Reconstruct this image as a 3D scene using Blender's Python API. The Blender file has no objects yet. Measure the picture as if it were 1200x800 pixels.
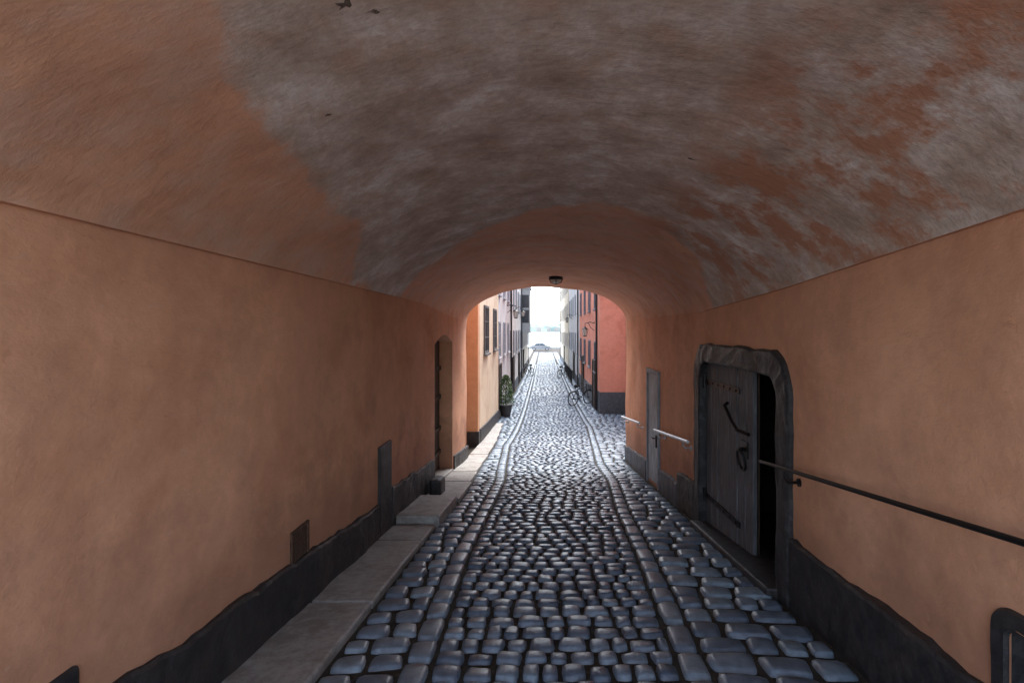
import bpy, math, random
import numpy as np
from mathutils import noise, Vector
random.seed(7); rng=np.random.default_rng(7)
D=bpy.data; S=bpy.context.scene
U=random.uniform
# ------------------------------------------------------------ helpers
def interp(x,pts):
    return float(np.interp(x,[p[0] for p in pts],[p[1] for p in pts]))
GP=[(-400,-1.25),(-4,-1.25),(0,-1.65),(11.8,-3.03),(15,-3.3),(20,-3.6),(25,-3.79),(30,-3.92),(45,-4.12),(65,-4.27),(100,-4.42),(116,-4.45)]
def g(y): return interp(y,GP)
class G:
    def __init__(s): s.v=[];s.f=[];s.m=[]
    def add(s,vs,fs,m=0):
        o=len(s.v); s.v+= [tuple(p) for p in vs]
        s.f+=[tuple(i+o for i in f) for f in fs]; s.m+=[m]*len(fs)
    def box(s,x0,x1,y0,y1,z0,z1,m=0,rz=None):
        vs=[(x,y,z) for z in(z0,z1) for y in(y0,y1) for x in(x0,x1)]
        s.add(vs,[(0,2,3,1),(4,5,7,6),(0,1,5,4),(2,6,7,3),(0,4,6,2),(1,3,7,5)],m)
    def slopebox(s,x0,x1,y0,y1,h,m=0,below=.2,n=1):
        for i in range(n):
            a=y0+(y1-y0)*i/n; b=y0+(y1-y0)*(i+1)/n
            za,zb=g(a),g(b)
            vs=[(x0,a,za-below),(x1,a,za-below),(x0,b,zb-below),(x1,b,zb-below),(x0,a,za+h),(x1,a,za+h),(x0,b,zb+h),(x1,b,zb+h)]
            s.add(vs,[(0,2,3,1),(4,5,7,6),(0,1,5,4),(2,6,7,3),(0,4,6,2),(1,3,7,5)],m)
    def tube(s,pts,r,m=0,seg=8,closed=False):
        pts=[Vector(p) for p in pts]; n=len(pts); vs=[];fs=[]
        up=Vector((0.13,0.21,1)).normalized()
        for i,p in enumerate(pts):
            if closed: t=pts[(i+1)%n]-pts[i-1]
            else: t=pts[min(i+1,n-1)]-pts[max(i-1,0)]
            t.normalize(); a=t.cross(up)
            if a.length<.05: a=t.cross(Vector((1,0,0)))
            a.normalize(); b=t.cross(a)
            rr=r[i] if isinstance(r,(list,tuple)) else r
            for k in range(seg):
                q=2*math.pi*k/seg; vs.append(p+a*math.cos(q)*rr+b*math.sin(q)*rr)
        for i in range(n if closed else n-1):
            j=(i+1)%n
            for k in range(seg):
                k2=(k+1)%seg; fs.append((i*seg+k,i*seg+k2,j*seg+k2,j*seg+k))
        if not closed:
            fs.append(tuple(range(seg-1,-1,-1))); fs.append(tuple((n-1)*seg+k for k in range(seg)))
        s.add(vs,fs,m)
    def build(s,name,mats,parent=None,smooth=False,bevel=0):
        me=D.meshes.new(name); me.from_pydata(s.v,[],s.f)
        for m in mats: me.materials.append(m)
        me.polygons.foreach_set('material_index',s.m)
        if smooth: me.polygons.foreach_set('use_smooth',[True]*len(s.f))
        me.update()
        o=D.objects.new(name,me); S.collection.objects.link(o)
        if parent: o.parent=parent
        if bevel:
            b=o.modifiers.new('b','BEVEL'); b.width=bevel; b.segments=2; b.limit_method='ANGLE'
        return o
def empty(name,loc=(0,0,0),rz=0):
    o=D.objects.new(name,None); o.location=loc; o.rotation_euler=(0,0,rz); o.empty_display_size=.2
    S.collection.objects.link(o); return o
def circ(c,r,axis,n=24,a0=0,a1=2*math.pi,closed=True):
    out=[]
    for i in range(n):
        t=a0+(a1-a0)*i/(n if closed else n-1)
        a,b=r*math.cos(t),r*math.sin(t)
        out.append((c[0],c[1]+a,c[2]+b) if axis=='x' else ((c[0]+a,c[1],c[2]+b) if axis=='y' else (c[0]+a,c[1]+b,c[2])))
    return out
# ------------------------------------------------------------ materials
class M:
    def __init__(s,name):
        s.m=D.materials.new(name); s.m.use_nodes=True; s.t=s.m.node_tree; s.b=s.t.nodes['Principled BSDF']
        s.c=s.n('ShaderNodeTexCoord').outputs['Object']
    def n(s,t,**k):
        x=s.t.nodes.new(t)
        for a,v in k.items(): setattr(x,a,v)
        return x
    def l(s,a,b): s.t.links.new(a,b)
    def noise(s,scale,detail=6,rough=.6,vec=None,dist=0,stretch=None,off=0):
        x=s.n('ShaderNodeTexNoise'); x.inputs['Scale'].default_value=scale; x.inputs['Detail'].default_value=detail
        x.inputs['Roughness'].default_value=rough; x.inputs['Distortion'].default_value=dist
        src=vec or s.c
        mp=s.n('ShaderNodeMapping'); mp.inputs['Scale'].default_value=stretch or (1,1,1); mp.inputs['Location'].default_value=(off,off*.7,off*1.3)
        s.l(src,mp.inputs['Vector']); s.l(mp.outputs[0],x.inputs['Vector']); return x.outputs['Fac']
    def ramp(s,fac,stops):
        x=s.n('ShaderNodeValToRGB'); e=x.color_ramp.elements
        while len(e)<len(stops): e.new(.5)
        for i,(p,c) in enumerate(stops):
            e[i].position=p; e[i].color=(c,c,c,1) if isinstance(c,(int,float)) else (*c,1)
        s.l(fac,x.inputs[0]); return x.outputs[0]
    def mix(s,f,a,b,mode='MIX'):
        x=s.n('ShaderNodeMix',data_type='RGBA',blend_type=mode)
        for i,v in((0,f),(6,a),(7,b)):
            if isinstance(v,(int,float)): x.inputs[i].default_value=v if i==0 else (v,v,v,1)
            elif isinstance(v,tuple): x.inputs[i].default_value=(*v,1)
            else: s.l(v,x.inputs[i])
        return x.outputs[2]
    def math(s,op,a,b=0,clamp=False):
        x=s.n('ShaderNodeMath',operation=op,use_clamp=clamp)
        for i,v in((0,a),(1,b)):
            if isinstance(v,(int,float)): x.inputs[i].default_value=v
            else: s.l(v,x.inputs[i])
        return x.outputs[0]
    def bump(s,h,strength=.3,dist=.01,prev=None):
        x=s.n('ShaderNodeBump'); x.inputs['Strength'].default_value=strength; x.inputs['Distance'].default_value=dist
        s.l(h,x.inputs['Height'])
        if prev: s.l(prev,x.inputs['Normal'])
        return x.outputs[0]
    def out(s,col,rough=.8,normal=None,metal=0,spec=None):
        for k,v in(('Base Color',col),('Roughness',rough),('Metallic',metal)):
            if isinstance(v,(int,float)): s.b.inputs[k].default_value=v
            elif isinstance(v,tuple): s.b.inputs[k].default_value=(*v,1)
            else: s.l(v,s.b.inputs[k])
        if normal: s.l(normal,s.b.inputs['Normal'])
        if spec is not None: s.b.inputs['Specular IOR Level'].default_value=spec
        return s.m
def simple(name,c,rough=.7,metal=0,var=.25,scale=6,bs=.3,bd=.004,spec=None):
    m=M(name); f=m.noise(scale,4,.65)
    a=tuple(x*(1-var) for x in c); b=tuple(min(1,x*(1+var)) for x in c)
    col=m.ramp(f,[(.3,a),(.7,b)]); nb=m.bump(m.noise(scale*8,2),bs,bd) if bs>.1 else None
    return m.out(col,rough,nb,metal,spec)
ORA=(.79,.425,.262)
def plaster(name,base,vault=False,far=False):
    m=M(name)
    n1=m.noise(.9,5,.6,dist=.6); n2=m.noise(7,6,.7)
    dk=tuple(x*y for x,y in zip(base,(.82,.75,.70))); lt=tuple(x*y for x,y in zip(base,(1.06,1.09,1.12)))
    col=m.ramp(n1,[(.3,dk),(.5,base),(.72,lt)])
    col=m.mix(.6,col,m.ramp(n2,[(.3,(.84,.82,.80)),(.7,(1.1,1.1,1.1))]),'MULTIPLY')
    if far: return m.out(col,.85,m.bump(n2,.3,.01),spec=.3)
    n3=m.noise(2.3,5,.65,off=5)
    brown=m.ramp(n3,[(.48,0.),(.70,.5)]); col=m.mix(brown,col,tuple(x*y for x,y in zip(base,(.70,.70,.74))))
    if not vault:
        n5=m.noise(11,6,.78,stretch=(1,.5,1),off=9); col=m.mix(m.ramp(n5,[(.62,0.),(.69,.4)]),col,(.70,.52,.40))
        col=m.mix(m.ramp(n5,[(.29,.55),(.37,0.)]),col,tuple(x*y for x,y in zip(base,(.6,.55,.55))))
        sx=m.n('ShaderNodeSeparateXYZ'); m.l(m.c,sx.inputs[0])
        hh=m.math('ADD',m.math('ADD',sx.outputs[2],m.math('MULTIPLY',sx.outputs[1],.117)),1.65)
        hh=m.math('SUBTRACT',hh,m.math('MULTIPLY',n3,1.0))
        col=m.mix(m.ramp(hh,[(.0,.65),(.6,0.)]),col,tuple(x*y for x,y in zip(base,(.45,.42,.44))))
        # darker towards the springing line
        top=m.math('ADD',sx.outputs[2],m.math('MULTIPLY',n1,.9))
        col=m.mix(m.ramp(top,[(.35,0.),(1.,.25)]),col,tuple(x*y for x,y in zip(base,(.62,.62,.66))))
    if vault:
        at=m.n('ShaderNodeAttribute'); at.attribute_name='mask'
        big=m.noise(1.6,7,.62,dist=.3,off=3)
        fld=m.math('ADD',at.outputs['Fac'],m.math('MULTIPLY',m.math('SUBTRACT',big,.5),1.3))
        k=m.ramp(fld,[(.40,0.),(.50,.75),(.62,1.)])
        g1=m.noise(2.6,7,.70,off=11)
        grey=m.ramp(g1,[(.32,(.42,.32,.26)),(.45,(.58,.48,.41)),(.55,(.70,.62,.56)),(.66,(.88,.85,.81))])
        gf=m.noise(26,4,.7,off=2); grey=m.mix(.6,grey,m.ramp(gf,[(.35,(.84,.82,.80)),(.65,(1.12,1.12,1.12))]),'MULTIPLY')
        th=m.noise(5,6,.7,off=31); grey=m.mix(m.ramp(th,[(.5,0.),(.68,.4)]),grey,(.60,.37,.24))
        # haze of worn limewash over the far orange
        hz=m.noise(3.5,6,.7,off=41); col=m.mix(m.ramp(hz,[(.45,0.),(.65,.5)]),col,(.72,.55,.45))
        col=m.mix(k,col,grey)
        at2=m.n('ShaderNodeAttribute'); at2.attribute_name='rust'
        rb=m.noise(2.3,7,.70,off=21)
        rf=m.math('MULTIPLY',m.ramp(rb,[(.46,0.),(.56,.85)]),at2.outputs['Fac'])
        col=m.mix(rf,col,(.56,.285,.175))
    st=m.noise(14,5,.7,stretch=(1,.4,.6),off=4) if not vault else m.noise(8,5,.66,stretch=(.7,1.3,1),off=4)
    fi=m.noise(80,2,.6)
    b=m.bump(st,.5,.02); b=m.bump(fi,.25,.003,b)
    return m.out(col,.82,b,spec=.3)
m_wall=plaster('plaster_orange',ORA); m_vault=plaster('plaster_vault',(.77,.43,.275),True)
def stonemat(name,c,rough=(.3,.55),attr=False,bs=.5,hi=1.5,spec=None,dirt=None):
    m=M(name); f=m.noise(12,6,.7)
    col=m.ramp(f,[(.3,tuple(x*.6 for x in c)),(.5,c),(.75,tuple(min(1,x*hi) for x in c))])
    if dirt:
        d=m.noise(3.5,6,.75,off=17); col=m.mix(m.ramp(d,[(.48,0.),(.62,.8)]),col,dirt)
    if attr:
        at=m.n('ShaderNodeAttribute'); at.attribute_name='rnd'
        col=m.mix(1.,col,m.ramp(at.outputs['Fac'],[(0.,(.5,.54,.62)),(.5,(.95,.97,1.03)),(.85,(1.4,1.40,1.38)),(1.,(1.75,1.75,1.72))]),'MULTIPLY')
    r=m.ramp(f,[(.3,rough[0]),(.7,rough[1])])
    b=m.bump(f,bs,.012)
    b=m.bump(m.noise(60,2,.7),.3,.003,b)
    return m.out(col,r,b,spec=spec)
m_sett=stonemat('sett_granite',(.145,.195,.245),(.27,.46),True,bs=.4,spec=.6)
m_gap=simple('joint_sand',(.036,.029,.020),.95,var=.5,scale=9,bs=.8,bd=.02)
m_ground=simple('ground_paving',(.30,.295,.28),.9,var=.2,scale=2)
m_slab=stonemat('pavement_slab',(.34,.335,.32),(.5,.75),bs=.8,hi=1.3,dirt=(.20,.18,.16))
m_black=stonemat('tarred_plinth',(.022,.022,.025),(.4,.75),bs=.9,hi=2.2,dirt=(.05,.042,.038))
m_blueband=stonemat('slate_band',(.085,.095,.115),(.5,.7))
m_surr=stonemat('dark_stone_surround',(.024,.024,.026),(.4,.7),bs=1,hi=3.5)
m_iron=simple('black_iron',(.02,.02,.022),.42,.6,scale=20,bs=0)
m_galv=simple('galvanised_steel',(.55,.57,.60),.4,.6,scale=20,bs=0)
def wood(name,c):
    m=M(name); f=m.noise(7,6,.7,stretch=(6,6,.5)); f2=m.noise(2,3,.6)
    col=m.ramp(f,[(.3,tuple(x*.4 for x in c)),(.55,c),(.75,tuple(min(1,x*1.8) for x in c))])
    col=m.mix(.6,col,m.ramp(f2,[(.3,.5),(.7,1.25)]),'MULTIPLY')
    return m.out(col,.62,m.bump(f,.8,.008))
m_wood=wood('weathered_grey_wood',(.135,.14,.155)); m_darkwood=wood('dark_brown_wood',(.05,.032,.022)); m_bluewood=wood('pale_blue_painted_wood',(.45,.53,.60))
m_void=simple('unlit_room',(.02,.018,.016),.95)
m_glass=simple('window_glass',(.05,.06,.07),.12,0,var=.3,scale=1,bs=.05)
m_lampglass=simple('opal_glass',(.62,.58,.5),.25,var=.1)
m_rust=simple('rusty_grille',(.10,.055,.035),.85,.2,var=.5,scale=30)
m_roof=simple('roof_metal',(.12,.11,.11),.6,.2)
m_rubber=simple('rubber',(.015,.015,.015),.8)

# ------------------------------------------------------------ ground / water / horizon
gd=G(); ys=sorted(set([-400,-60,-10]+[p[0] for p in GP]+[116.01,116.5,3200]))
xs=[-900,-60,-8,8,60,900]
def gz(y): return g(y) if y<=116.005 else (-6.0 if y<117 else -9)
gd.add([(x,y,gz(y)-.05) for y in ys for x in xs],[(j*6+i,j*6+i+1,(j+1)*6+i+1,(j+1)*6+i) for j in range(len(ys)-1) for i in range(5)])
gd.build('ground',[m_ground])
w=G(); w.add([(-2500,116.2,-5.6),(2500,116.2,-5.6),(2500,3200,-5.6),(-2500,3200,-5.6)],[(0,1,2,3)])
mw=M('harbour_water'); mwm=mw.out((.22,.28,.30),.2,mw.bump(mw.noise(.6,4,.6),.5,.3)); w.build('water',[mwm])
q=G(); q.box(-60,60,115.6,116.15,-4.6,-4.2); q.build('quay_kerb',[m_slab],bevel=.03)
t=G(); vs=[];fs=[]; N=300
for i in range(N):
    x=-700+1400*i/(N-1); h=11+7*noise.noise(Vector((x*.008,1,0)))+5*noise.noise(Vector((x*.05,3,0)))+2.5*noise.noise(Vector((x*.21,7,0)))
    for k,(yy,zz) in enumerate(((820,-6),(835,h*.45-3),(870,h*.8-2),(900,h-2),(980,-6))):
        vs.append((x,yy+6*noise.noise(Vector((x*.1,k,4))),zz+(2.5*noise.noise(Vector((x*.15,k*3,9))) if 0<k<4 else 0)))
for i in range(N-1):
    for k in range(4): fs.append((i*5+k,(i+1)*5+k,(i+1)*5+k+1,i*5+k+1))
t.add(vs,fs); t.build('distant_treeline',[simple('distant_foliage',(.17,.24,.23),.95,var=.4,scale=.06)])  # pale teal leaf colour has the distance haze mixed into it
fsb=G()
for i in range(40):
    x=-300+15*i+U(-5,5); ww=U(4,10); fsb.box(x,x+ww,812,818,-6,U(-1,5))
fsb.build('distant_waterfront_houses',[simple('distant_render',(.45,.4,.35),.9,var=.4,scale=.05)])

# ------------------------------------------------------------ cobbles
XL,XR=-1.78,1.87
CL=[(1,-.66),(2.8,-.66),(5,-.74),(6.8,-.72),(9,-.70),(11,-.82),(14,-.95),(17,-.86),(22,-.84),(80,-.95)]
CR=[(1,.74),(2.8,.78),(5,.9),(6.8,.96),(9,1.12),(11,1.12),(14,1.3),(18,1.5),(22,1.5),(80,1.45)]
LB=[(1,-1.26),(6,-1.28),(7.4,-1.22),(11,-1.33),(14,-1.36),(17.9,-1.5),(18.5,-1.8),(80,-1.85)]
RB=[(1,1.80),(11.7,1.80),(11.9,3.45),(21.9,3.45),(22.0,2.36),(80,2.36)]
lv7=np.array([-1,-.88,-.6,0,.6,.88,1]); lv4=np.array([-1,-.8,.8,1])
def templ(lv):
    u,v=np.meshgrid(lv,lv); u=u.ravel(); v=v.ravel(); n=len(lv)
    f=[(j*n+i,j*n+i+1,(j+1)*n+i+1,(j+1)*n+i) for j in range(n-1) for i in range(n-1)]
    return u,v,np.array(f)
T7=templ(lv7);T4=templ(lv4)
SV=[];SF=[];SC=[];off=0
def stone(cx,cy,w,l,rot=0.,h=.036,cr=(0,1),flat=1.):
    global off
    u,v,f=T7 if cy<16 else T4
    a=U(.06,.14); 
    x=u*w/2*(1-a*v**4)*(1+U(-.11,.11)*v); y=v*l/2*(1-a*u**4)*(1+U(-.11,.11)*u)
    e=np.maximum(abs(u),abs(v))
    z=np.where(e>.99,-.035,h)-.004*flat*(u*u+v*v)*U(.2,1.8)
    z=np.where((e<.99)&(e>.8),z-.004,z)
    z=np.where((e<.99)&(abs(u)>.8)&(abs(v)>.8),z-.005,z)
    z=z+np.where(e<.99,rng.normal(0,.0018,len(u)),0)+U(-.008,.007)*flat+(u*U(-.005,.005)+v*U(-.007,.007))*flat
    x=x+np.where(e>.99,rng.normal(0,.004,len(u)),0); y=y+np.where(e>.99,rng.normal(0,.004,len(u)),0)
    c,s=math.cos(rot),math.sin(rot); X=cx+x*c-y*s; Y=cy+x*s+y*c
    Z=z+np.interp(Y,[p[0] for p in GP],[p[1] for p in GP])
    SV.append(np.stack([X,Y,Z],1)); SF.append(f+off); off+=len(u)
    SC.append(np.full(len(u),U(*cr)))
def fill_row(y,xa,xb,wm,pitch,ang=0,amp=.02,cr=(0,1)):
    x=xa
    while x<xb-.05:
        ww=wm*U(.7,1.35)
        if xb-(x+ww)<wm*.5: ww=xb-x
        cx=x+ww/2; yy=y+ang*(cx-xa)+amp*noise.noise(Vector((cx*1.3,y*.8,0)))*2+U(-.008,.008)
        if cx<xb: stone(cx,yy,ww-.016,pitch*U(.86,1.0)-.018,ang+U(-.05,.05),cr=cr)
        x+=ww
RW=.17
y=1.0
while y<95:
    k=1 if y<30 else 1.7; p=.16*k*U(.92,1.08)
    fill_row(y,interp(y,CL)+.01,interp(y,CR)-.01,.152*k,p,0,.018,(0,.72)); y+=p
for sgn,C in((-1,CL),(1,CR)):
    y=1.0
    while y<60:
        ll=U(.22,.40); x=interp(y+ll/2,C)+sgn*RW/2
        dx=interp(y+ll,C)-interp(y,C)
        stone(x,y+ll/2,RW-.012,ll-.012,-math.atan2(dx,ll),cr=(.45,.85),flat=.5); y+=ll
y=1.0
while y<95:
    k=1 if y<30 else 1.5; p=.22*k*U(.9,1.1); fill_row(y,interp(y,LB),interp(y,CL)-RW,.20*k,p,.10,.02,(.2,1)); y+=p
y=.8
while y<95:
    k=1 if y<30 else 1.5; p=.225*k*U(.9,1.1); ra=interp(y,CR)+RW; fill_row(y,ra,interp(y,RB),.235*k,p,-.10,.02,(.2,1)); y+=p
V=np.concatenate(SV);F=np.concatenate(SF);C=np.concatenate(SC)
me=D.meshes.new('cobblestone_street')
me.vertices.add(len(V)); me.vertices.foreach_set('co',V.ravel().astype(np.float32))
me.loops.add(F.size); me.loops.foreach_set('vertex_index',F.ravel().astype(np.int32))
me.polygons.add(len(F)); me.polygons.foreach_set('loop_start',np.arange(0,F.size,4,dtype=np.int32))
me.update(calc_edges=True); me.validate()
me.polygons.foreach_set('use_smooth',[True]*len(F))
at=me.attributes.new('rnd','FLOAT','POINT'); at.data.foreach_set('value',C.astype(np.float32))
me.materials.append(m_sett)
st=D.objects.new('setts',me); S.collection.objects.link(st)
street=empty('cobblestone_street'); st.parent=street
jb=G(); yy=np.concatenate([np.arange(-1,30,.4),np.arange(30,116,3)])
jb.add([(x,float(a),g(float(a))+.002) for a in yy for x in(-2.3,3.6)],[(2*i,2*i+1,2*i+3,2*i+2) for i in range(len(yy)-1)])
jb.build('joint_bed',[m_gap],street)

# left pavement slabs
pv=G(); y=.3
while y<5.9:
    l=min(U(1.3,2.0),6.0-y)
    pv.slopebox(-1.79,-1.285+U(-.01,.02),y+.008,y+l-.008,.06+U(0,.008)); y+=l
pv.slopebox(-1.79,-1.24,6.05,7.25,.15)
y=7.4
while y<18:
    l=U(.9,1.5); pv.slopebox(-1.79,interp(y,LB)-.015,y+.01,y+l-.01,.06+U(0,.02)); y+=l
pv.build('stone_pavement',[m_slab],bevel=.018)
dk=G(); dk.slopebox(-1.72,-1.54,7.6,8.0,.30); dk.build('guard_stone',[m_black],bevel=.05)

# ------------------------------------------------------------ passage
passage=empty('vaulted_passage')
Y0,Y1=-.3,11.75
SL=[(-1,.43),(2,.41),(7.5,.37),(9.5,.24),(11.75,.16)]
SR=[(-1,.52),(2,.46),(4,.31),(6,.2),(8,.2),(11.75,.16)]
AP=[(-1,1.2),(3,1.14),(6,1.1),(9,1.02),(11.75,.96)]
EX=[(-1,.88),(4,.82),(7,.65),(9,.56),(11.75,.5)]
HW=(XR-XL)/2; XC=(XL+XR)/2
def zu(u,x,y):
    sp=interp(y,SL)*(1-u)/2+interp(y,SR)*(1+u)/2
    z=sp+(interp(y,AP)-sp)*max(0,1-u*u)**interp(y,EX)
    und=.035*noise.noise(Vector((x*1.1,y*1.1,2)))+.016*noise.noise(Vector((x*3,y*3,5)))
    return z+und*(1-abs(u)**6)
def vz(x,y): return zu(max(-1,min(1,(x-XC)/HW)),x,y)
yl=np.unique(np.concatenate([np.arange(Y0,Y1,.1),[Y1]])); NT=60
vg=G(); vs=[];mk=[];ru=[]
def sm(a,b,x): t=max(0,min(1,(x-a)/(b-a))); return t*t*(3-2*t)
for yy in yl:
    yy=float(yy); led=.028*(1-sm(5.5,8,yy))
    for k in range(NT+1):
        u=-math.cos(math.pi*k/NT)
        jit=.010*noise.noise(Vector((yy*4,u*50,3)))*led/.028
        x=XC+u*(HW-led-jit)
        vs.append((x,yy,zu(u,x,yy)))
        lim=interp(x,[(-1.78,6.3),(-1.2,5.9),(-.6,5.2),(.1,4.6),(1,4.4),(1.5,4.9),(1.87,5.6)])
        far=1-sm(lim-.45,lim+.45,yy)
        xe=interp(yy,[(-1,-.75),(1.4,-.93),(2.5,-1.25),(3.8,-1.32),(4.6,-1.7),(6,-1.9)])
        left=sm(xe-.25,xe+.25,x)
        mk.append(far*left*.9+.05); ru.append(sm(.7,1.2,x)*(1-sm(4.5,5.5,yy))+.12*sm(.2,.9,x))
n=NT+1
vg.add(vs,[(j*n+i,j*n+i+1,(j+1)*n+i+1,(j+1)*n+i) for j in range(len(yl)-1) for i in range(NT)])
vo=vg.build('vault',[m_vault],passage,smooth=True)
for nm,dat in(('mask',mk),('rust',ru)):
    a=vo.data.attributes.new(nm,'FLOAT','POINT'); a.data.foreach_set('value',dat)
# little ledge where the vault render laps over the wall render
lg=G()
for kk,X in((0,XL),(NT,XR)):
    P=[]
    for j,yy in enumerate(yl):
        e_=vs[j*n+kk]; P+=[(X-(.02 if X<0 else -.02),float(yy),e_[2]),e_]
    lg.add(P,[(2*j,2*j+1,2*j+3,2*j+2) for j in range(len(yl)-1)])
lg.build('vault_ledge',[m_wall],passage)
holesR=[(4.0,6.12,-.28),(1.25,2.05,-1.2)]; holesL=[(8.3,9.9,-.1)]
flatL=[(3.45,3.97,-1.3),(1.45,2.05,-1.15),(5.35,6.0,-1.15)]; flatR=[(8.2,9.3,-.6)]
def wall(name,X,holes,SP,flats):
    yb=set(np.round(np.arange(Y0,Y1,.15),3))|{Y1}
    for a,b,_ in holes: yb={q for q in yb if abs(q-a)>.05 and abs(q-b)>.05}|{a,b}
    yb=sorted(float(q) for q in yb)
    zb=set(np.round(np.arange(-3.6,-.06,.15),3))
    for _,_,c in holes: zb={q for q in zb if abs(q-c)>.05}|{c}
    zb=sorted(float(q) for q in zb); nz=len(zb)
    w=G(); vs=[]
    for yy in yb:
        s=interp(yy,SP)
        zz=zb+[zb[-1]+(s-zb[-1])*k/3 for k in(1,2,3)]
        for z in zz:
            d=.045*noise.noise(Vector((X,yy*.9,z*.9)))+.018*noise.noise(Vector((X*3,yy*2.5,z*2.5)))
            at=1.
            for a,b,c in holes:
                if z<c+.35 and a-.35<yy<b+.35: at=0.
            for a,b,c in flats:
                dd=max(a-yy,yy-b,z-c,0)
                at*=sm(.05,.4,dd)
            if s-z<.35: at=(s-z)/.35*at
            vs.append((X+d*at,yy,z))
    nn=nz+3; fs=[]
    for j in range(len(yb)-1):
        for i in range(nn-1):
            zc=(vs[j*nn+i][2]+vs[j*nn+i+1][2])/2; yc=(yb[j]+yb[j+1])/2
            if any(a<yc<b and zc<c for a,b,c in holes): continue
            fs.append((j*nn+i,j*nn+i+1,(j+1)*nn+i+1,(j+1)*nn+i))
    w.add(vs,fs); w.build(name,[m_wall],passage,smooth=True)
wall('left_wall',XL,holesL,SL,flatL); wall('right_wall',XR,holesR,SR,flatR)
hd=G(); ar=[(8.3+1.6*i/12, -.26+.15*math.sin(math.pi*i/12)) for i in range(13)]
for i in range(12):
    (a,za),(b,zb_)=ar[i],ar[i+1]
    hd.add([(XL,a,za),(XL,b,zb_),(XL,b,-.1),(XL,a,-.1)],[(0,1,2,3)])
    hd.add([(XL,a,za),(XL,b,zb_),(XL-.3,b,zb_),(XL-.3,a,za)],[(0,1,2,3)])
for yy in(8.3,9.9): hd.add([(XL,yy,-3.4),(XL,yy,-.26),(XL-.3,yy,-.26),(XL-.3,yy,-3.4)],[(0,1,2,3)])
hd.build('doorway_head',[m_wall],passage)
sh=G(); TOP=3.2  # unseen upper house: blocks light leaks, kept low so sun reaches ground behind
for ye in(Y0,Y1):
    pr=[(vs_) for vs_ in [(XC-math.cos(math.pi*k/NT)*HW) for k in range(NT+1)]]
    for a,b in zip(pr[:-1],pr[1:]): sh.add([(a,ye,vz(a,ye)),(b,ye,vz(b,ye)),(b,ye,TOP),(a,ye,TOP)],[(0,1,2,3)])
    sh.add([(-7,ye,-4),(XL,ye,-4),(XL,ye,TOP),(-7,ye,TOP)],[(0,1,2,3)]); sh.add([(XR,ye,-4),(7,ye,-4),(7,ye,TOP),(XR,ye,TOP)],[(0,1,2,3)])
for xx in(-7,7): sh.add([(xx,Y0,-4),(xx,Y1,-4),(xx,Y1,TOP),(xx,Y0,TOP)],[(0,1,2,3)])
sh.add([(-7.2,Y0-.2,TOP),(7.2,Y0-.2,TOP),(7.2,(Y0+Y1)/2,TOP+2),(-7.2,(Y0+Y1)/2,TOP+2)],[(0,1,2,3)])
sh.add([(-7.2,Y1+.2,TOP),(7.2,Y1+.2,TOP),(7.2,(Y0+Y1)/2,TOP+2),(-7.2,(Y0+Y1)/2,TOP+2)],[(0,1,2,3)])
for xx in(-7,7): sh.add([(xx,Y0,TOP),(xx,Y1,TOP),(xx,(Y0+Y1)/2,TOP+1.97)],[(0,1,2)])
sh.build('house_above',[m_wall],passage)
def plinth(name,x,sg,y0,y1,hf,mat,th=.035,step=.08,skip=()):
    p=G(); yy=y0; row=[]
    while yy<y1+1e-6:
        row.append(yy); yy+=step
    if y1-row[-1]>.02: row.append(y1)
    vs=[]
    for a in row:
        h=hf(a)+.035*noise.noise(Vector((a*3,x,1)))+.022*noise.noise(Vector((a*11,x,7)))
        z=g(a)
        r_=[(x-sg*.02,z-.15)]
        for q_ in(-.1,h*.2,h*.4,h*.6,h*.8,h-.02):
            d=th+.02*noise.noise(Vector((a*2.2,x,4)))+.012*noise.noise(Vector((a*7,q_*7,14)))
            r_.append((x+sg*max(.006,d),z+q_))
        r_+=[(x+sg*max(.003,r_[-1][0]*sg-x*sg-.012),z+h),(x-sg*.06,z+h+.004)]
        for (xx,zz) in r_: vs.append((xx,a,zz))
    m_=9
    fs=[(j*m_+i,j*m_+i+1,(j+1)*m_+i+1,(j+1)*m_+i) for j in range(len(row)-1) for i in range(m_-1)]
    fs+=[tuple(range(m_)),tuple((len(row)-1)*m_+i for i in range(m_))]
    p.add(vs,fs); return p.build(name,[mat],passage)
plinth('plinth_left_near',XL,1,Y0,5.45,lambda a:.42,m_black)
plinth('plinth_left_mid',XL,1,5.9,8.2,lambda a:.52,m_black)
plinth('plinth_left_far',XL,1,10.0,11.73,lambda a:.34,m_black)
plinth('plinth_right_near',XR,-1,Y0,3.82,lambda a:interp(a,[(2,.38),(3.8,.52)]),m_black)
plinth('plinth_right_mid',XR,-1,6.27,7.1,lambda a:.5,m_black,.03)
plinth('plinth_right_far',XR,-1,7.12,8.2,lambda a:.36,m_blueband)
plinth('plinth_right_end',XR,-1,9.32,11.73,lambda a:.36,m_blueband)
pb=G(); pb.box(XL-.03,XL+.03,5.47,5.88,-2.6,-1.27); pb.build('stone_pilaster',[m_black],passage,bevel=.012)
gr=empty('vent_grille'); q=G()
q.box(XL-.01,XL+.018,3.58,3.60,-1.71,-1.43);q.box(XL-.01,XL+.018,3.82,3.84,-1.71,-1.43);q.box(XL-.01,XL+.018,3.601,3.819,-1.45,-1.43);q.box(XL-.01,XL+.018,3.601,3.819,-1.71,-1.69)
for i in range(6): q.box(XL+.008,XL+.014,3.63+i*.03,3.638+i*.03,-1.69,-1.45)
for i in range(7): q.box(XL+.005,XL+.0075,3.60,3.82,-1.67+i*.032,-1.661+i*.032)
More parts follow.
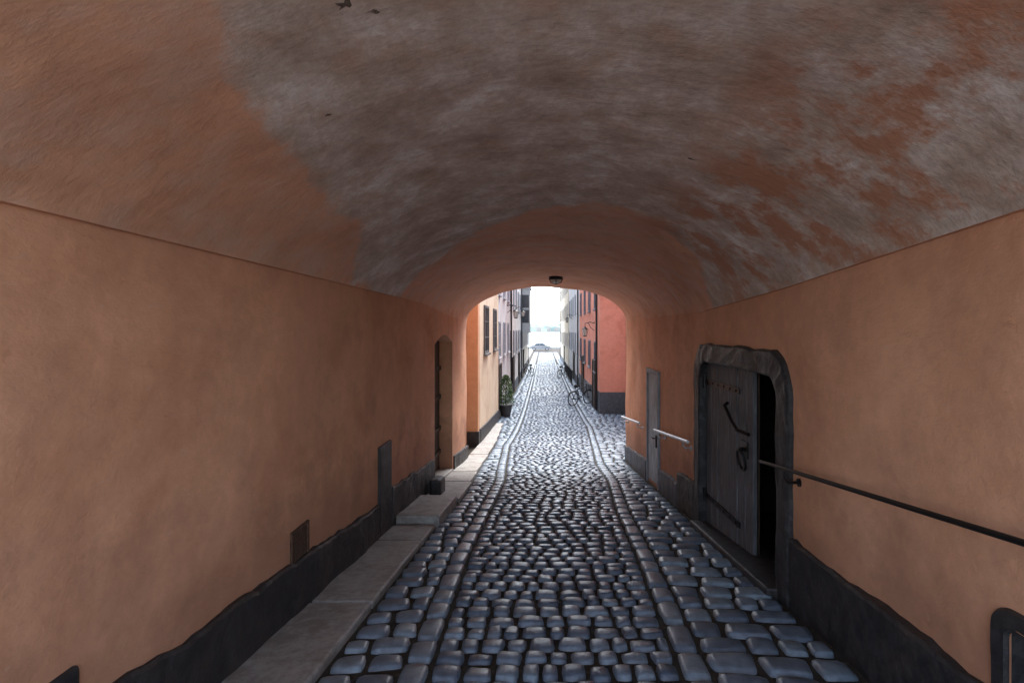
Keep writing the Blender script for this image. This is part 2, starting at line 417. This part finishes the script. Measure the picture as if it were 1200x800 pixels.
q.build('grille_bars',[m_rust],gr); q=G(); q.box(XL-.02,XL+.003,3.60,3.82,-1.69,-1.45); q.build('grille_back',[m_void],gr)
q=G(); q.box(XL-.02,XL+.02,1.5,1.95,-1.6,-1.27); q.build('plinth_hatch',[m_black],passage,bevel=.02)
ch=G()
for (cx,cy,r) in((.86,3.0,.03),(-.65,1.68,.045),(-.58,1.74,.025),(-.95,2.25,.018)):
    pts=[]
    for i in range(13):
        a=2*math.pi*i/13; rr=r*U(.3,1.15); px,py=cx+rr*math.cos(a),cy+rr*math.sin(a)*.6; pts.append((px,py,vz(px,py)-.006))
    ch.add([(cx,cy,vz(cx,cy)-.009)]+pts,[(0,1+i,1+(i+1)%13) for i in range(13)])
ch.build('flaked_plaster',[simple('bare_mortar',(.16,.12,.095),.95,var=.5,scale=40)],passage)

# ------------------------------------------------------------ big right door
def arch_pts(y0,y1,ztop,r,zb0,zb1,n=8,wob=0):
    P=[(y0,zb0+(ztop-r-zb0)*i/12) for i in range(12)]
    P+=[(y0+r-r*math.cos(math.pi/2*i/n),ztop-r+r*math.sin(math.pi/2*i/n)) for i in range(n+1)]
    P+=[(y0+r+(y1-y0-2*r)*i/10,ztop) for i in range(1,10)]
    P+=[(y1-r+r*math.sin(math.pi/2*i/n),ztop-r+r*math.cos(math.pi/2*i/n)) for i in range(n+1)]
    P+=[(y1,ztop-r+(zb1-(ztop-r))*(i+1)/12) for i in range(12)]
    return [(a+wob*noise.noise(Vector((a*5,b*5,0)))+wob*.5*noise.noise(Vector((a*14,b*14,3))),b+wob*noise.noise(Vector((a*5,b*5,9)))+wob*.5*noise.noise(Vector((a*14,b*14,13)))) for a,b in P]
def surround(name,y0,y1,zt,r,wd,xf,xw,xb,mat,parent,ri=None,wob=.02):
    O=arch_pts(y0,y1,zt,r,g(y0)-.1,g(y1)-.1,wob=wob); I=arch_pts(y0+wd,y1-wd,zt-wd,ri or r*.7,g(y0+wd)-.1,g(y1-wd)-.1,wob=wob*.6)
    s=G(); n=len(O); vs=[(xw,a,b) for a,b in O]
    for t_ in(0,.1,.33,.66,.92,1): 
        for (a,b),(c,d) in zip(O,I):
            yy_,zz_=a+(c-a)*t_,b+(d-b)*t_
            vs.append((xf+(.014 if t_ in(0,1) else 0)+wob*.6*noise.noise(Vector((yy_*9,zz_*9,5))),yy_,zz_))
    vs+=[(xb,a,b) for a,b in I]
    s.add(vs,[(k*n+i,k*n+i+1,(k+1)*n+i+1,(k+1)*n+i) for k in range(7) for i in range(n-1)])
    return s.build(name,[mat],parent)
door=empty('open_plank_door')
surround('stone_surround',3.84,6.26,-.17,.34,.21,XR-.05,XR+.01,XR+.32,m_surr,door,.2,.028)
lf=G(); ha=Vector((1.955,6.03)); hb=Vector((2.0,4.80)); dv=(hb-ha); L=dv.length; dv.normalize(); nv=Vector((dv.y,-dv.x))
if nv.x>0: nv=-nv
def lp(s,t,z): p=ha+dv*s+nv*t; return (p.x,p.y,z)
npk=7; zt=-.395
def lbox(G_,s0,s1,t0,t1,z0a,z0b,z1,m=0):
    vs=[lp(s0,t0,z0a),lp(s1,t0,z0b),lp(s1,t1,z0b),lp(s0,t1,z0a),lp(s0,t0,z1),lp(s1,t0,z1),lp(s1,t1,z1),lp(s0,t1,z1)]
    G_.add(vs,[(0,3,2,1),(4,5,6,7),(0,1,5,4),(1,2,6,5),(2,3,7,6),(3,0,4,7)],m)
for i in range(npk):
    a=L*i/npk+.006; b=L*(i+1)/npk-.006
    lbox(lf,a,b,U(-.003,.003),.04+U(0,.010),g(6.03-a)+.05,g(6.03-b)+.05,zt+U(-.01,.01))
lf.build('plank_leaf',[m_wood],door,bevel=.006)
lb=G(); lbox(lb,.0,L,-.02,-.004,g(6)+.05,g(4.8)+.05,zt-.015); lb.build('leaf_backing',[m_darkwood],door)
hw=G()
for z in(-.62,-1.95):
    lbox(hw,.0,.95,.05,.062,z-.028,z-.028,z+.028)
    for i in range(6): hw.tube([lp(.08+i*.16,.06,z),lp(.08+i*.16,.072,z)],.014)
hw.tube([lp(-.03,.06,-.70),lp(-.03,.06,-.54)],.024); hw.tube([lp(-.03,.06,-2.03),lp(-.03,.06,-1.87)],.024)
hw.tube([lp(L*.52,.055,-.78),lp(L*.55,.10,-.80),lp(L*.72,.11,-.93),lp(L*.82,.11,-.99),lp(L*.97,.07,-1.0)],.018)
cc=[]
for i in range(20):
    a=2*math.pi*i/20; cc.append(lp(L*.86+.085*math.cos(a),.085+.02*math.sin(a),-1.27+.10*math.sin(a)))
hw.tube(cc,.013,closed=True); hw.tube([lp(L*.86,.045,-1.17),lp(L*.86,.095,-1.17)],.022)
lbox(hw,L*.8,L*.92,.045,.056,-1.25,-1.25,-1.09)
hw.build('iron_fittings',[m_iron],door)
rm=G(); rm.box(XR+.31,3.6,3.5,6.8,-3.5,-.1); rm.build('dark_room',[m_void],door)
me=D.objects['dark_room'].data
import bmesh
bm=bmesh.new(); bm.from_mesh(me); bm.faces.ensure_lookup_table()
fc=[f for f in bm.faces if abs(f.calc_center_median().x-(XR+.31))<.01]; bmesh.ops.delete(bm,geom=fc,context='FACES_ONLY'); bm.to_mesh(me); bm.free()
sl=G(); sl.slopebox(XR-.14,XR+.3,4.0,6.1,.09); sl.build('threshold',[m_black],door,bevel=.02)
ht=empty('cellar_hatch'); surround('hatch_frame',1.2,2.13,-1.12,.1,.07,XR-.02,XR+.01,XR+.1,m_black,ht,.06,.006)
q=G(); q.box(XR+.08,XR+.1,1.2,2.1,-2.3,-1.15); q.build('hatch_panel',[m_black],ht)
bd=empty('pale_blue_door'); q=G()
for i in range(6): q.box(XR-.012+U(-.002,.002),XR+.03,8.345+i*.135,8.345+i*.135+.131,g(8.345+i*.135)+.06,-.78)
q.build('planks',[m_bluewood],bd,bevel=.004)
q=G(); q.box(XR-.035,XR+.03,8.27,8.34,g(8.3)-.05,-.775); q.box(XR-.035,XR+.03,9.16,9.23,g(9.2)-.05,-.775); q.box(XR-.038,XR+.03,8.26,9.24,-.773,-.70); q.build('frame',[simple('grey_blue_frame',(.24,.28,.33),.6)],bd,bevel=.004)
q=G(); q.box(XR-.05,XR-.01,8.38,8.44,-1.95,-1.75); q.tube([(XR-.03,8.41,-1.8),(XR-.09,8.41,-1.8),(XR-.09,8.5,-1.8)],.01); q.build('latch',[m_iron],bd)
ld=empty('dark_plank_door'); q=G()
for i in range(9): q.box(XL-.3+U(0,.004),XL-.25+U(0,.004),8.3+i*.1778,8.3+i*.1778+.172,g(8.3+i*.1778)+.08,-.05)
q.build('planks',[m_darkwood],ld,bevel=.006)
q=G()
for z in(-.75,-1.3,-1.9,-2.35): q.box(XL-.245,XL-.215,8.32,9.88,z-.04,z+.04)
q.tube(circ((XL-.22,8.55,-1.6),.06,'x'),.01,closed=True); q.build('battens',[m_darkwood],ld,bevel=.005)
q=G(); q.slopebox(XL-.3,XL+.02,8.3,9.9,.11); q.build('doorstep',[m_slab],ld,bevel=.015)

# ------------------------------------------------------------ handrails
def rail(ya,yb,za,zb,mat,r=.016,br=()):
    e=empty('handrail'); q=G(); x=XR-.11
    zz=lambda y: za+(zb-za)*(y-ya)/(yb-ya)
    ext=[(x,ya,za)]+[(x,ya+(yb-ya)*i/8,zz(ya+(yb-ya)*i/8)) for i in range(1,8)]+[(x,yb,zb)]
    q.tube(ext,r,seg=12); q.build('bar',[mat],e,smooth=False)
    q=G()
    for b in br:
        q.tube([(x,b,zz(b)-r),(x,b,zz(b)-.07),(x+.03,b,zz(b)-.10),(XR+.005,b,zz(b)-.10)],.011); q.tube([(XR-.012,b,zz(b)-.10),(XR+.01,b,zz(b)-.10)],.03,seg=14)
    q.build('brackets',[m_iron if mat is m_iron else mat],e)
rail(.9,4.17,-.66,-1.08,m_iron,.014,(1.7,3.75))
rail(6.29,8.2,-1.39,-1.62,m_galv,.021,(6.5,7.95))
rail(9.5,11.67,-1.75,-2.0,m_galv,.021,(9.7,11.45))

cl=empty('ceiling_lamp'); lx,ly=.22,9.8; lz=vz(lx,ly)
q=G(); q.tube([(lx,ly,lz+.02),(lx,ly,lz-.035)],.13,seg=24); q.tube(circ((lx,ly,lz-.05),.128,'z'),.014,closed=True)
q.tube([(lx-.126,ly,lz-.05),(lx-.10,ly,lz-.11),(lx,ly,lz-.15),(lx+.10,ly,lz-.11),(lx+.126,ly,lz-.05)],.007)
q.tube([(lx,ly-.126,lz-.05),(lx,ly-.10,lz-.11),(lx,ly,lz-.15),(lx,ly+.10,lz-.11),(lx,ly+.126,lz-.05)],.007); q.build('cage',[m_iron],cl)
q=G(); pts=[(lx,ly,lz-.036-.105*i/6) for i in range(7)]; q.tube(pts,[.115*math.sqrt(max(.01,1-(i/6.05)**2)) for i in range(7)],seg=24); q.build('glass_dome',[m_lampglass],cl,smooth=True)

# ------------------------------------------------------------ houses along the alley
def house(name,side,x,y0,y1,top,col,wins=(),doors=(),plh=.6,plcol=None,depth=7,trim=(.7,.68,.62),pipe=None,pier=None):
    e=empty(name); mt=plaster(name+'_render',col,far=True); mtr=simple(name+'_trim',trim,.7,var=.1)
    s=1 if side=='L' else -1
    zb=g(y1)-.5
    q=G(); q.box(min(x,x-s*depth),max(x,x-s*depth),y0,y1,zb,top)
    if pier: q.box(x+.001,pier[0],pier[1],y1-.003,zb,top-.13)
    q.build('walls',[mt],e)
    q=G(); xa=x+s*.2; xb=x-s*depth; q.add([(xa,y0,top),(xa,y1,top),((x-s*depth*.5),y1,top+1.8),((x-s*depth*.5),y0,top+1.8),(xb,y0,top),(xb,y1,top)],[(0,1,2,3),(3,2,5,4),(0,3,4),(1,2,5)]); q.box(min(x,xa),max(x,xa),y0,y1,top-.12,top-.01); q.build('roof',[m_roof],e)
    q=G(); n=max(1,int((y1-y0)/1.5)); q.slopebox(min(x-s*.02,x+s*.04),max(x-s*.02,x+s*.04),y0+.003,y1-.003,plh,below=.5,n=n)
    q.slopebox(min(x+s*.036,x-s*depth),max(x+s*.036,x-s*depth),y0-.04,y0+.002,plh,below=.5)
    if pier: q.slopebox(x+.045,pier[0]+.03,pier[1]-.035,y1-.006,plh,below=.5)
    q.build('plinth',[plcol or m_blueband],e)
    fr=G(); gl=G(); 
    def pane(y,z,w,h):
        X=lambda a,b:(min(x+s*a,x+s*b),max(x+s*a,x+s*b))
        fw=.07
        for (a,b,c,d) in((y-w/2,y-w/2+fw,z,z+h),(y+w/2-fw,y+w/2,z,z+h),(y-w/2+fw,y+w/2-fw,z,z+fw),(y-w/2+fw,y+w/2-fw,z+h-fw,z+h),(y-.025,y+.025,z+fw,z+h-fw)):
            fr.box(*X(-.01,.05),a,b,c,d)
        for k in(1,2): fr.box(*X(-.01,.04),y-w/2+fw,y+w/2-fw,z+h*k/3-.015,z+h*k/3+.015)
        fr.box(*X(-.01,.10),y-w/2-.06,y+w/2+.06,z-.06,z-.003)
        gl.box(*X(-.02,.012),y-w/2+.02,y+w/2-.02,z+.02,z+h-.02)
    for wn in wins: pane(*wn)
    if wins: fr.build('window_frames',[mtr],e); gl.build('window_panes',[m_glass],e)
    dd=G()
    for (y,w,h) in doors:
        X=lambda a,b:(min(x+s*a,x+s*b),max(x+s*a,x+s*b)); zg=g(y)
        dd.box(*X(-.01,.05),y-w/2,y+w/2,zg,zg+h); dd.box(*X(.04,.09),y-w/2-.1,y-w/2,zg,zg+h+.1);dd.box(*X(.04,.09),y+w/2,y+w/2+.1,zg,zg+h+.1);dd.box(*X(.041,.088),y-w/2,y+w/2,zg+h,zg+h+.1)
        for k in range(2): dd.box(*X(.05,.065),y-w*.35,y+w*.35,zg+.25+k*h*.48,zg+.25+k*h*.48+h*.36)
    if doors: dd.build('door',[m_darkwood],e,bevel=.01)
    if pipe is not None:
        q=G(); q.tube([(x+s*.1,pipe,g(pipe)+.1),(x+s*.1,pipe,top-.15)],.05); q.build('downpipe',[m_iron],e)
    return e
def wrow(ya,yb,n,zs,w=1.,h=1.5): return [(ya+(yb-ya)*(i+.5)/n,z,w,h) for i in range(n) for z in zs]
house('ochre_house','L',-2.35,11.77,14.2,3.5,(.66,.36,.20),[],plh=.42,plcol=m_black,pier=(-1.80,13.85))
house('cream_house','L',-1.80,14.22,20,5,(.76,.62,.45),[(15.7,-.75,1.1,1.45),(18.4,-.75,1.0,1.45),(15.7,2.4,1.1,1.5),(18.4,2.4,1,1.5)],plh=.45,plcol=m_black,trim=(.12,.12,.12))
house('grey_house','L',-1.9,20.02,28,6,(.70,.70,.70),wrow(20,28,3,(-1.2,1.4,4.2)),[(21.2,1.1,2.1)],pipe=27.8,trim=(.4,.4,.42))
house('white_house','L',-1.95,28.02,42,7,(.78,.77,.74),wrow(28,42,5,(-1.6,1.2,4.0)),[(31.5,1.1,2.2),(38.5,1.1,2.2)],trim=(.35,.37,.4),pipe=41.8)
house('pale_stone_house','L',-2.0,42.02,62,8.5,(.70,.68,.64),wrow(42,62,7,(-1.8,1.0,3.8,6.4)),[(48,1.1,2.2)],trim=(.4,.4,.42),pipe=61.5)
house('red_house','R',2.4,22,35,6,(.76,.32,.23),wrow(22.3,35,4,(-2.0,.9,3.8),1.0,1.4),[(24.3,1.1,2.2),(31.5,1.1,2.2)],plh=.95,trim=(.16,.17,.2),pipe=22.6)
house('light_grey_house','R',2.4,35.02,50,7,(.70,.71,.73),wrow(35,50,5,(-1.8,1.1,4.0)),[(41,1.1,2.2)],trim=(.35,.37,.4),pipe=35.3)
house('yellow_house','R',2.35,50.02,74,8.5,(.74,.67,.54),wrow(50,74,8,(-1.9,1,3.8,6.5)),[(60,1.1,2.2)],trim=(.55,.53,.5),pipe=73)
house('garden_house','R',3.5,11.77,21.95,3,(.70,.40,.28),wrow(12,21,2,(-1.5,1.1)),[],trim=(.5,.45,.4))
oe=empty('oriel_window'); q=G(); q.box(-1.98,-1.25,44,46.2,-.2,3.4); q.box(-2,-1.15,43.9,46.3,3.405,3.55); q.box(-2,-1.2,43.95,46.25,-.35,-.205); q.build('bay',[simple('oriel_paint',(.5,.5,.48),.6)],oe,bevel=.02)
q=G(); q.box(-1.9,-1.33,43.97,43.995,.5,1.6); q.box(-1.9,-1.33,43.97,43.995,1.8,2.9); q.box(-1.245,-1.235,44.3,45.9,.5,2.9); q.build('panes',[m_glass],oe)

def lantern(side,x,y,z):
    e=empty('wall_lantern'); s=1 if side=='L' else -1; q=G()
    cx=x+s*.45
    q.tube([(x,y,z+.55),(x+s*.2,y,z+.62),(cx,y,z+.55),(cx,y,z+.38)],.018); q.tube([(x,y,z+.2),(x+s*.18,y,z+.35),(x+s*.3,y,z+.59)],.014); q.tube([(x-s*.01,y,z+.6),(x+s*.02,y,z+.6)],.06)
    q.tube([(cx,y,z+.40),(cx,y,z+.36),(cx,y,z+.28),(cx,y,z+.27)],[.03,.06,.17,.17],seg=6); q.tube([(cx,y,z-.08),(cx,y,z-.04)],.09,seg=6)
    for k in range(6):
        a=2*math.pi*k/6; q.tube([(cx+.155*math.cos(a),y+.155*math.sin(a),z+.27),(cx+.085*math.cos(a),y+.085*math.sin(a),z-.05)],.009,seg=5)
    q.build('ironwork',[m_iron],e); q=G(); q.tube([(cx,y,z-.04),(cx,y,z+.265)],[.075,.14],seg=6); q.build('glass',[m_lampglass],e)
lantern('R',2.4,24.6,-.3); lantern('L',-1.9,26,.6); lantern('R',2.4,44,.6); lantern('L',-1.95,36,.9)

sr=empty('iron_railing'); q=G()
for y in np.arange(36,50,.35): q.tube([(1.95,float(y),g(float(y))),(1.95,float(y),g(float(y))+1.05)],.013,seg=5)
for h in(.12,1.05): q.tube([(1.95,y,g(y)+h) for y in(36,40,45,49.9)],.022,seg=6)
q.build('bars',[m_iron],sr)

pp=empty('potted_plant'); px,py=-1.60,21.2; pz=g(py)+.03; q=G()
q.tube([(px,py,pz),(px,py,pz+.04),(px,py,pz+.42),(px,py,pz+.43),(px,py,pz+.48)],[.19,.2,.26,.29,.29],seg=20); q.build('pot',[simple('dark_glazed_pot',(.05,.05,.05),.4)],pp,smooth=False)
q=G(); q.tube([(px,py,pz+.4),(px+.01,py,pz+1.2)],[.025,.01]); 
for i in range(1700):
    h=random.random()**.9; r=(.36*(1-h)**.6+.05)*(1+.5*noise.noise(Vector((h*6,i%7,0))))*math.sqrt(U(.2,1)); a=U(0,6.28)
    c=Vector((px+r*math.cos(a),py+r*math.sin(a),pz+.5+h*1.2)); d1=Vector((U(-1,1),U(-1,1),U(-1,1))).normalized()*.04; d2=Vector((U(-1,1),U(-1,1),U(-1,1))).normalized()*.02
    q.add([c-d1,c+d2,c+d1,c-d2],[(0,1,2,3)],1)
q.build('foliage',[m_darkwood,simple('shrub_leaf',(.07,.13,.035),.6,var=.5,scale=9)],pp)

def bike(x,y,rz,lean=0.08):
    e=empty('bicycle',(x,y,g(y)+.04),rz); e.rotation_euler=(lean,0,rz)
    q=G(); R=.35
    for cx in(-.52,.52):
        q.tube(circ((cx,0,R),R-.02,'y',28),.026,1,closed=True,seg=6)
        for k in range(14):
            a=2*math.pi*k/14; q.tube([(cx,0,R),(cx+.33*math.cos(a),0,R+.33*math.sin(a))],.003,2,seg=3)
        q.tube([(cx,-.05,R),(cx,.05,R)],.03,2)
    bb=(-.08,0,.30); seat=(-.24,0,.80); hd_=(.36,0,.86); hl=(.39,0,.74)
    for a,b in((bb,seat),(seat,hd_),(bb,hl),(hd_,hl),((-.52,0,R),bb),((-.52,0,R),seat)): q.tube([a,b],.021,0)
    q.tube([hl,(.46,0,.5),(.52,0,R)],.018); q.tube([seat,(-.27,0,.92)],.015,2); q.tube([hd_,(.34,0,1.02)],.016,2)
    q.tube([(.18,-.28,1.03),(.3,-.24,1.05),(.34,0,1.03),(.3,.24,1.05),(.18,.28,1.03)],.016,0)
    q.tube([(-.42,0,.94),(-.28,0,.95),(-.12,0,.94)],[.09,.075,.03],1); q.tube(circ((-.08,-.05,.3),.09,'y',16),.01,2,closed=True)
    q.tube([(-.08,-.06,.3),(-.02,-.10,.15)],.012,2); q.tube([(-.08,.06,.3),(-.14,.10,.45)],.012,2)
    for cx in(-.52,.52): q.tube(circ((cx,0,R),R+.035,'y',12,.3,2.6,False),.018,0,seg=5)
    for zz in(.72,.8,.88,.95): q.tube([(.5,-.15,zz),(.78,-.13,zz),(.78,.13,zz),(.5,.15,zz)],.008,2,closed=True,seg=4)
    for (a,b) in((.5,-.15),(.78,-.13),(.78,.13),(.5,.15),(.64,-.14),(.64,.14)): q.tube([(a,b,.72),(a,b,.95)],.007,2,seg=4)
    q.build('bicycle_parts',[simple('bike_paint',(.03,.03,.035),.35,bs=0),m_rubber,m_iron],e)
bike(1.78,25.3,math.radians(40),.06); bike(1.5,42,math.radians(55)); bike(-1.3,44.5,math.radians(120),-.06)

car=empty('parked_car',(-.8,104,g(104)),0); q=G()
pr=[(-2.1,.35),(-2.12,.75),(-1.95,.95),(-1.35,1.02),(-.85,1.42),(.55,1.45),(1.15,1.02),(1.9,.88),(2.12,.65),(2.1,.33)]
def prof(yv,ins): return [(a,yv*(1-(.16 if b>1.1 else 0)),b) for a,b in pr]
A=prof(-.85,0);B=prof(.85,0); n=len(A)
q.add(A+B,[tuple(range(n))]+[tuple(range(2*n-1,n-1,-1))]+[(i,(i+1)%n,n+(i+1)%n,n+i) for i in range(n)])
q.build('body',[simple('grey_car_paint',(.3,.32,.35),.25,.2)],car,bevel=.04)
q=G()
for sy in(-1,1):
    for P in([(-1.15,1.06),(-.8,1.36),(-.2,1.38),(-.2,1.06)],[(-.12,1.06),(-.12,1.38),(.5,1.38),(.95,1.06)]):
        q.add([(a,sy*(.865-.13*(b-1.03)/.35),b) for a,b in P],[(0,1,2,3)])
q.build('side_windows',[m_glass],car); q=G()
for cx in(-1.3,1.3):
    for sy in(-1,1): q.tube([(cx,sy*.70,.32),(cx,sy*.88,.32)],.32,0,seg=24); q.tube([(cx,sy*.88,.32),(cx,sy*.89,.32)],.19,1,seg=16)
q.build('wheels',[m_rubber,m_galv],car)

# ------------------------------------------------------------ light
W=D.worlds.new('World'); S.world=W; W.use_nodes=True; nt=W.node_tree; bg=nt.nodes['Background']
sk=nt.nodes.new('ShaderNodeTexSky'); sk.sky_type='NISHITA'; sk.sun_disc=False
EL,AZ=58,12
sk.sun_elevation=math.radians(EL); sk.sun_rotation=math.radians(AZ); sk.dust_density=2; sk.air_density=1.0
hs=nt.nodes.new('ShaderNodeHueSaturation'); hs.inputs['Saturation'].default_value=.6
nt.links.new(sk.outputs[0],hs.inputs['Color']); nt.links.new(hs.outputs[0],bg.inputs[0]); bg.inputs[1].default_value=.9
sun=D.lights.new('sun','SUN'); sun.energy=4.2; sun.angle=math.radians(20); sun.color=(1,.97,.93)
so=D.objects.new('sun',sun); S.collection.objects.link(so)
dr=Vector((math.sin(math.radians(AZ))*math.cos(math.radians(EL)),math.cos(math.radians(AZ))*math.cos(math.radians(EL)),math.sin(math.radians(EL))))
so.rotation_euler=dr.to_track_quat('Z','Y').to_euler()
# ------------------------------------------------------------ camera
cam=D.cameras.new('camera'); cam.sensor_width=36; cam.lens=18; cam.shift_x=-38/1200; cam.shift_y=-15/1200; cam.clip_end=6000; cam.clip_start=.05
co=D.objects.new('camera',cam); S.collection.objects.link(co); co.location=(0,0,0); co.rotation_euler=(math.radians(90),0,0); S.camera=co
S.view_settings.view_transform='Standard'; S.view_settings.look='None'; S.view_settings.exposure=0
